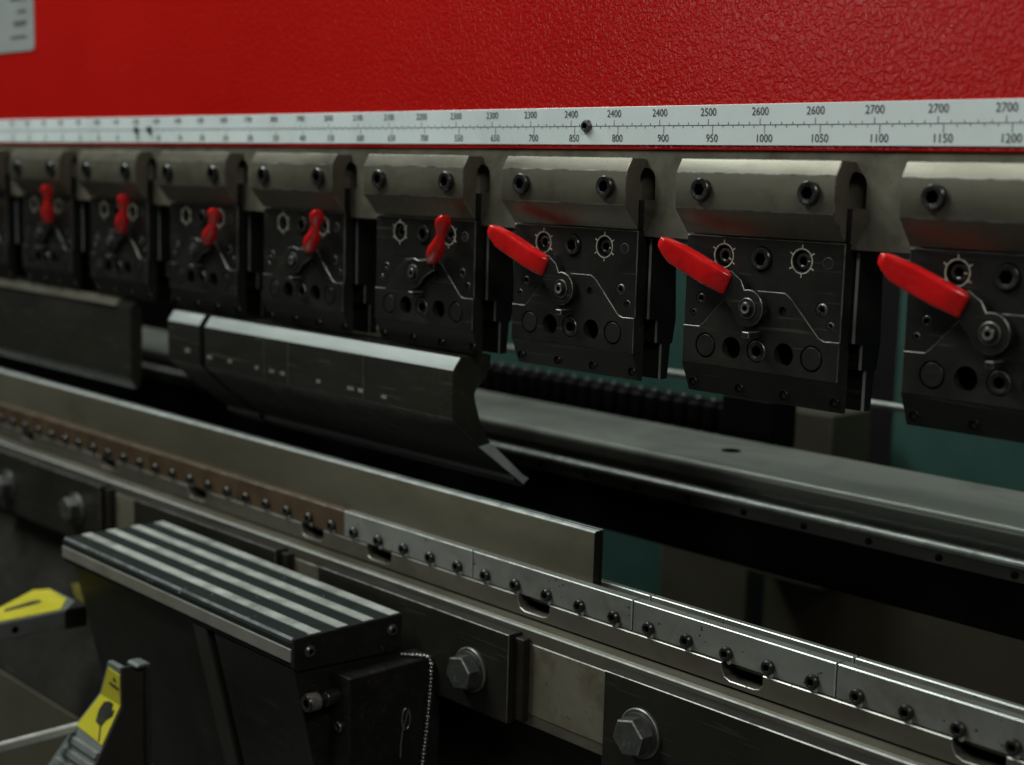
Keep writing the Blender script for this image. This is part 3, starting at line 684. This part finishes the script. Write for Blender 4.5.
# ================================================================= BEHIND THE TOOLS
bb = empty('gauge_beam', (0, .30, -.428), 'pale steel cross beam with a rounded front edge behind the tools', 'cross beam')
oy, oz = .30, -.428
def q(y, z): return (y - oy, z - oz)
prof = [q(.388, -.330), q(.2530, -.330)] + [q(.2530 - .0075 * math.sin(t), -.3375 + .0075 * math.cos(t)) for t in (.3, .6, .9, 1.2, PI / 2)] + [q(.246, -.3460), q(.262, -.3470), q(.262, -.375), q(.388, -.375)]
b = MB(); b.prism(prof, -2.6, 1.55, 0); b.build('beam_top', 'beam', bb, smooth=50)
b = MB(); b.prism([q(.262, -.3545), q(.240, -.3570), q(.2375, -.3595), q(.2375, -.3640), q(.262, -.3640)], -2.6, 1.55, 0); b.build('front_ledge', 'alu', bb, bevel=.001)
b = MB(); b.box(-2.6, 1.55, .2440 - oy, .2640 - oy, -.3775 - oz, -.3645 - oz); fs = b.build('front_strip', 'rail', bb, bevel=.0008)
for i in range(24):
    s = MB(); s.lathe([(.0035, .2440 - oy), (.0032, .2425 - oy), (.001, .2420 - oy)], (-.2 + .0725 * i, 0, -.3710 - oz), seg=12); s.build('rivet', 'black', fs)
b = MB(); b.box(-2.6, 1.55, .2490 - oy, .385 - oy, -.4280 - oz, -.3780 - oz); b.build('beam_underside', 'void', bb)  # near-black box stands in for the dark void under the beam
for x in (.736, .24, 1.23):
    s = MB(); s.lathe([(.011, -.3298 - oz), (.010, -.3293 - oz), (.002, -.3292 - oz)], (x, .322 - oy, 0), axis='z', seg=20); s.build('tapped_hole', 'hole', bb)
# drag chain lying along the back of the beam
dc = empty('cable_chain', (0, .42, -.335), 'black cable drag chain lying along the back of the pale cross beam', 'cable chain')
b = MB()
for i in range(23):
    x = .20 + i * .0225
    b.box(x, x + .0190, -.018, .018, 0, .036)
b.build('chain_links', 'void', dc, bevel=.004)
for i in range(22):
    x = .211 + i * .0225
    s = MB(); s.lathe([(.0055, .036), (.0052, .0395), (.003, .042), (.001, .0425)], (x, -.008, 0), axis='z', seg=12); s.build('link_stud', 'zinc', dc)
b = MB(); b.box(.66, .735, -.022, .022, -.006, .052); b.build('end_bracket', 'void', dc, bevel=.003)

def panel(name, x0, x1, y, z0, z1, m, label, cat, th=.04, group=None, bev=.004):
    r = MB(); r.box(-(x1 - x0) / 2, (x1 - x0) / 2, 0, th, 0, z1 - z0); o = r.build(name, m, bevel=bev, seg=2)
    o.location = ((x0 + x1) / 2, y, z0); tag(o, label, cat, group); return o
panel('machine_panel', -.30, .36, .90, -1.0, -.15, 'teal', 'blurred teal steel panel behind the blade die end', 'machine panel')
panel('machine_panel', .56, 1.7, .93, -.60, -.15, 'teal', 'blurred teal steel panel behind the rightmost tool clamps', 'machine panel')
panel('control_box', .405, .545, .80, -.62, -.365, 'beige', 'blurred beige steel box under the gap between the two right tool clamps', 'cabinet', .1)
panel('cabinet', .19, .365, .86, -1.1, -.61, 'beige', 'blurred dark beige cabinet front right of the blade die end', 'cabinet', .03)
panel('cabinet', .40, 1.9, .86, -1.1, -.605, 'beige', 'wide blurred beige cabinet front behind the empty die slot at right', 'cabinet', .03)
panel('guide_post', -.72, -.58, .90, -.45, -.20, 'beige', 'blurred beige post seen between the two middle tool clamps', 'post')
panel('guide_post', -1.05, -.92, .95, -.45, -.20, 'beige', 'blurred beige post seen right of the third lever from the left', 'post')
r = MB(); r.lathe([(.0045, -.8), (.0045, 1.2)], (0, 0, 0), axis='x', seg=16); o = r.build('guide_rod', 'alu'); o.location = (.30, .50, -.287)
tag(o, 'thin pale horizontal guide rod behind the clamps near the teal panel', 'guide rod')
bp_ = MB(); bp_.box(-5, 4, 0, .05, 0, 3.2); o = bp_.build('wall', 'void'); o.location = (0, 2.2, -1.2); o['kind'] = 'structure'
fl = MB(); fl.box(-5, 4, -4, 2.3, -.05, 0); o = fl.build('floor', 'floor'); o.location = (0, 0, -1.2); o['kind'] = 'structure'

# ================================================================= LIGHT
w = bpy.data.worlds.new('World'); S.world = w; w.use_nodes = True
bg = w.node_tree.nodes['Background']; bg.inputs[0].default_value = (.80, 1.0, .93, 1); bg.inputs[1].default_value = .014
def lamp(name, loc, target, sx, sy, power, col):
    l = bpy.data.lights.new(name, 'AREA'); l.shape = 'RECTANGLE'; l.size = sx; l.size_y = sy; l.energy = power; l.color = col
    o = bpy.data.objects.new(name, l); COL.objects.link(o); o.location = loc
    d = (Vector(target) - Vector(loc)); o.rotation_euler = d.to_track_quat('-Z', 'Y').to_euler()
    return o
lamp('ceiling_lamp', (-.75, -1.0, 2.2), (.4, -.05, -.2), 2.4, .5, 96, (.92, 1, .96))
lamp('workshop_window', (-.80, -2.9, .60), (1.0, 0, 0), .7, .4, 3.6, (.94, 1, .97))
lamp('ceiling_lamp', (2.9, -1.3, 1.7), (.7, 0, -.2), 1.2, .5, 24, (1, .99, .94))
lamp('ceiling_lamp', (.4, .50, 1.6), (.4, .62, -.4), 2.4, .4, 13, (.88, 1, .96))

# ================================================================= CAMERA
f, yaw, pitch, roll = 1430.6, .8092, .1439, .027
cy_, sy_, cp, sp, cr_, sr = math.cos(yaw), math.sin(yaw), math.cos(pitch), math.sin(pitch), math.cos(roll), math.sin(roll)
fwd = Vector((-sy_ * cp, cy_ * cp, -sp)); right = Vector((cy_, sy_, 0)); up_ = right.cross(fwd)
r2 = right * cr_ + up_ * sr; u2 = right * -sr + up_ * cr_
cam = bpy.data.cameras.new('camera'); co = bpy.data.objects.new('camera', cam); COL.objects.link(co)
mw = Matrix((r2, u2, -fwd)).transposed().to_4x4(); mw.translation = Vector((1.6677, -.8948, -.0429)); co.matrix_world = mw
cam.sensor_width = 36; cam.lens = 36 * f / 1024; cam.clip_start = .02; cam.clip_end = 60
cam.dof.use_dof = True; cam.dof.focus_distance = 1.15; cam.dof.aperture_fstop = 4.0; cam.dof.aperture_blades = 9
S.camera = co
S.view_settings.view_transform = 'Standard'; S.view_settings.look = 'None'; S.view_settings.exposure = 0; S.view_settings.gamma = 1
